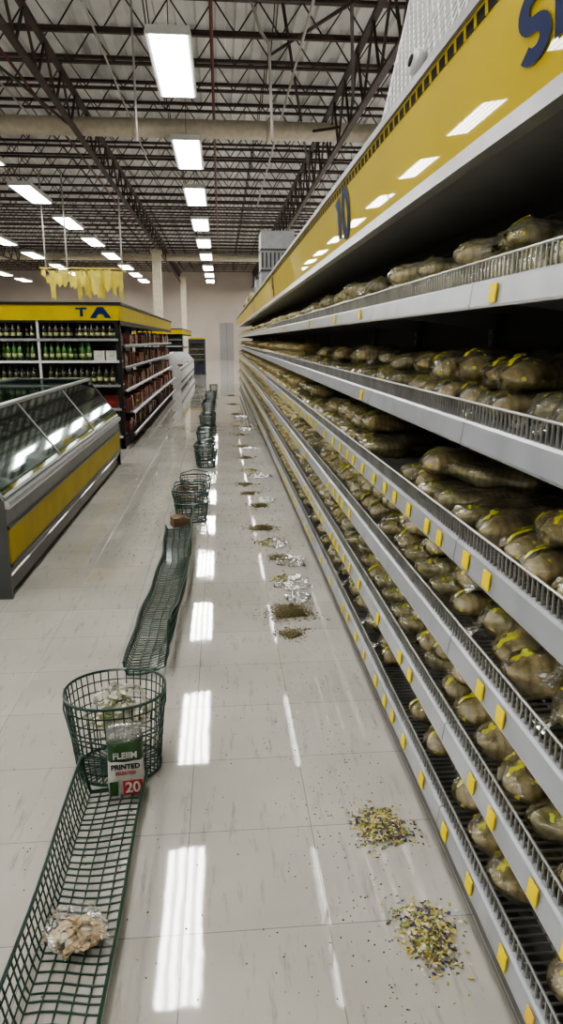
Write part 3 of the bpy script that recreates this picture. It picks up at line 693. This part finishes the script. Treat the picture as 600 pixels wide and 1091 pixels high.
def blob(rx,ry,rz,m,seed,amp=.5,n=18,nr=12,smooth=False):
    g=G(); rs=[]
    for i in range(nr):
        th=math.pi*(i+.02)/(nr-1+.04); ring=[]
        for k in range(n):
            p=2*math.pi*k/n; v=Vector((math.sin(th)*math.cos(p),math.sin(th)*math.sin(p),-math.cos(th)))
            d=1+amp*noise.noise(v*2.2+Vector((seed,0,0)))+amp*.35*noise.noise(v*6+Vector((0,seed,0)))
            ring.append((v.x*rx*d,v.y*ry*d,max(.002,rz+v.z*rz*d)))
        rs.append(ring)
    g.rings(rs,m,smooth=smooth); return g
def nut(g,x,y,z,size,m,rr):
    q=Matrix.Rotation(rr.uniform(0,6.28),3,'Z')@Matrix.Rotation(rr.uniform(-.7,.7),3,'X')
    vs=[]
    for (px,py,pz) in ((1.5,0,0),(.7,.7,.3),(.7,-.7,.3),(.7,0,-.5),(-.7,.7,.3),(-.7,-.7,.3),(-.7,0,-.5),(-1.3,0,0)):
        w=q@Vector((px,py,pz))*size*.6; vs.append((x+w.x,y+w.y,max(.001,z+w.z)))
    g.add(vs,[(0,1,2),(0,2,3),(0,3,1),(1,4,5,2),(2,5,6,3),(3,6,4,1),(7,5,4),(7,6,5),(7,4,6)],m if not isinstance(m,list) else rr.choice(m))
def nuts(n,rx,ry,h,seed,size,m):
    g=G(); rr=random.Random(seed)
    for i in range(n):
        a=rr.uniform(0,6.28); r=math.sqrt(rr.random())
        nut(g,rx*r*math.cos(a),ry*r*math.sin(a),size*.6+h*(1-r*r)*rr.random(),size,m,rr)
    return g
r=O('clear_food_bag',blob(.12,.10,.10,M_film3,3),(BX+.01,BY+.0,.14),label='crumpled clear bag of pale pasta inside the wire basket',cat='food bag')
O('pasta_filling',nuts(330,.09,.075,.13,5,.022,[M_gw,M_gw,M_gg,M_gw]),(0,0,.04),parent=r).__setitem__('kind','stuff')
r=O('bag_of_almonds',blob(.085,.075,.040,M_film3,8,.45),(-.435,1.65,.012),label='clear plastic bag of almonds lying in the green tray',cat='food bag')
o=O('almond_filling',nuts(150,.07,.055,.05,9,.018,[M_nut,M_nut,M_gw]),(0,0,.004),parent=r); o['kind']='stuff'
# row of baskets
bmA=basket(.16,.20,.18,26,6,.85,.5,.0036).mesh('green_wire_basket'); bmB=basket(.14,.21,.22,24,5,.8,.5,.005).mesh('green_wire_basket')
gh=G(); gh.tube([(-.16,0,.18),(-.15,.03,.23),(0,.05,.26),(.15,.03,.23),(.16,0,.18)],.005,M_green,5); hmA=gh.mesh('bail_handle')
for (x,y,k,rz) in ((-.31,6.45,0,.1),(-.35,7.0,0,-.15),(-.31,7.55,0,.2),(-.23,9.3,1,.15),(-.26,9.85,1,-.1),(-.28,11.3,1,0),(-.25,11.85,1,-.2),(-.30,13.6,1,.1),(-.27,14.2,1,.1),(-.32,16.4,1,0),(-.30,17.1,1,.1),(-.32,19.4,1,0),(-.29,20.2,1,.1),(-.26,23.2,1,0)):
    r=O('green_wire_basket',bmA if k==0 else bmB,(x,y,0),label='empty dark green wire shopping basket on the tiled floor',cat='wire basket',group='green baskets along the aisle floor',rot=(0,0,rz))
    if k==0: O('bail_handle',hmA,parent=r)
for (x,y,rz,ln) in ((-.40,6.2,.3,.0),(-.36,7.0,-.2,.012),(-.38,7.5,.5,.012)):
    g=G(); g.prism([(-.08,0),(.08,.02),(.075,.07),(.0,.10),(-.075,.08)],-.07,.07,M_card); g.box((-.08,-.09,.05),(.0,-.06,.09),M_card)
    O('crushed_carton',g,(x,y,.012 if ln else 0.0),label='crushed brown cardboard carton among the green baskets',cat='carton',rot=(0,0,rz))
# spilled piles: irregular lobed heaps with ragged edges
def pile(x,y,r,n,mats,h,seed,size,lab,ey=.9,out=.93):
    g=G(); rr=random.Random(seed)
    def lim(a): return r*(1+.5*noise.noise(Vector((math.cos(a)*1.1+seed*3.1,math.sin(a)*1.1,0)))+.25*noise.noise(Vector((math.cos(a)*3,math.sin(a)*3,seed*2.))))
    for i in range(n):
        a=rr.uniform(0,6.283); q=min(1.05,abs(rr.gauss(0,.50))) if rr.random()<out else rr.uniform(.6,1.5)
        L_=lim(a); px,py=q*L_*math.cos(a),q*L_*math.sin(a)*ey
        if x+px>.70: continue
        zz=size*.35+h*max(0,1-q)**1.1*(.6+.4*rr.random())*(1+.5*noise.noise(Vector((px*30,py*30,seed))))
        nut(g,px,py,zz,size*rr.uniform(.6,1.25),mats,rr)
    rs=[[(lim(6.283*k/20)*.66*s*math.cos(6.283*k/20),lim(6.283*k/20)*.66*ey*s*math.sin(6.283*k/20),z) for k in range(20)] for s,z in ((1,.001),(.7,h*.35),(.35,h*.6),(.05,h*.7))]
    g.rings(rs,M_go if mats is mixo else M_gy)
    O('spilled_grain_pile',g,(x,y,0),label=lab,cat='spilled food',kind='stuff')
mixc=[M_gy,M_gy,M_gw,M_go,M_gp,M_gb,M_gw,M_gy,M_gp,M_gg]; mixo=[M_go,M_go,M_gb,M_go,M_gb]
lc='spilled heap of yellow, pale and dark cereal pieces on tiles'; lo='spilled heap of dark olive seeds on the floor tiles'
pile(.525,2.05,.092,1400,mixc,.036,1,.0085,lc,1.0,.94); pile(.560,1.59,.075,1300,mixc,.034,2,.0085,lc,1.5,.94)
pile(.40,4.03,.15,1500,mixo,.05,3,.008,lo); pile(.37,3.70,.085,450,mixo,.014,4,.008,lo)
pile(.335,6.03,.14,450,mixo,.03,5,.010,lo); pile(.42,4.65,.11,300,mixc,.014,6,.010,lc); pile(.42,5.15,.12,250,mixo,.014,7,.010,lo)
for i,(x,y,r) in enumerate(((.36,5.6,.1),(.36,6.9,.11),(.28,7.5,.09),(.25,8.0,.1),(.35,8.9,.12),(.33,9.9,.12),(.3,11.,.12),(.33,12.4,.14),(.3,14.,.15),(.32,16,.15),(.3,18.5,.15),(.3,21.5,.16))):
    pile(x,y,r,150,mixo if i%4 else mixc,.02,10+i,.014,lo if i%4 else lc)
for i,(x,y,s) in enumerate(((.47,4.5,1.),(.50,5.0,.9),(.40,5.5,.9),(.47,4.25,.7),(.45,8.4,1.1),(.42,10.6,1.1),(.43,13,1.2),(.42,7.1,.9),(.42,15.2,1.2))):
    O('torn_clear_bag',blob(.11*s,.13*s,.022*s,M_film3,20+i,.7),(x,y,0.001),label='torn flattened clear plastic bag on the floor',cat='plastic bag',group='torn bags along the shelf base')
g=G(); rr=random.Random(99)
for i in range(2200):
    if i<380: x=rr.gauss(.42,.15); y=abs(rr.gauss(0,1))*1.3+1.2
    elif i<1100: x=rr.gauss(.36,.12); y=rr.uniform(2,16)
    elif i<1550: x=rr.gauss(-.4,.28); y=rr.uniform(1.2,9)
    else: x=rr.uniform(-1.3,.6); y=rr.uniform(1.,12.)
    if x>.68 : continue
    s=rr.uniform(.003,.007) if y<5 else rr.uniform(.005,.012)
    g.add([(x,y,0),(x+s,y+s*.3,0),(x+s*.2,y+s,0),(x+s*.4,y+s*.4,s*.7)],[(0,1,3),(1,2,3),(2,0,3)],rr.choice((M_gp,M_go,M_gp,M_gb,M_gy)))
O('scattered_crumbs',g,label='scattered crumbs and dirt specks across the floor tiles',cat='debris',kind='stuff')
# ---------------------------------------------------------------- world, camera
w=bpy.data.worlds.new('World'); S.world=w; w.use_nodes=True; w.node_tree.nodes['Background'].inputs[0].default_value=(.5,.5,.5,1); w.node_tree.nodes['Background'].inputs[1].default_value=.2
c=bpy.data.cameras.new('Camera'); c.sensor_fit='VERTICAL'; c.sensor_height=36; c.lens=740/1091*36; c.clip_end=200; c.clip_start=.02
cam=bpy.data.objects.new('Camera',c); COL.objects.link(cam)
pitch=math.atan(183.5/740); yaw=math.atan(65/(740/math.cos(pitch)))
cam.location=(0,0,H); cam.rotation_euler=(math.pi/2-pitch,0,-yaw); S.camera=cam
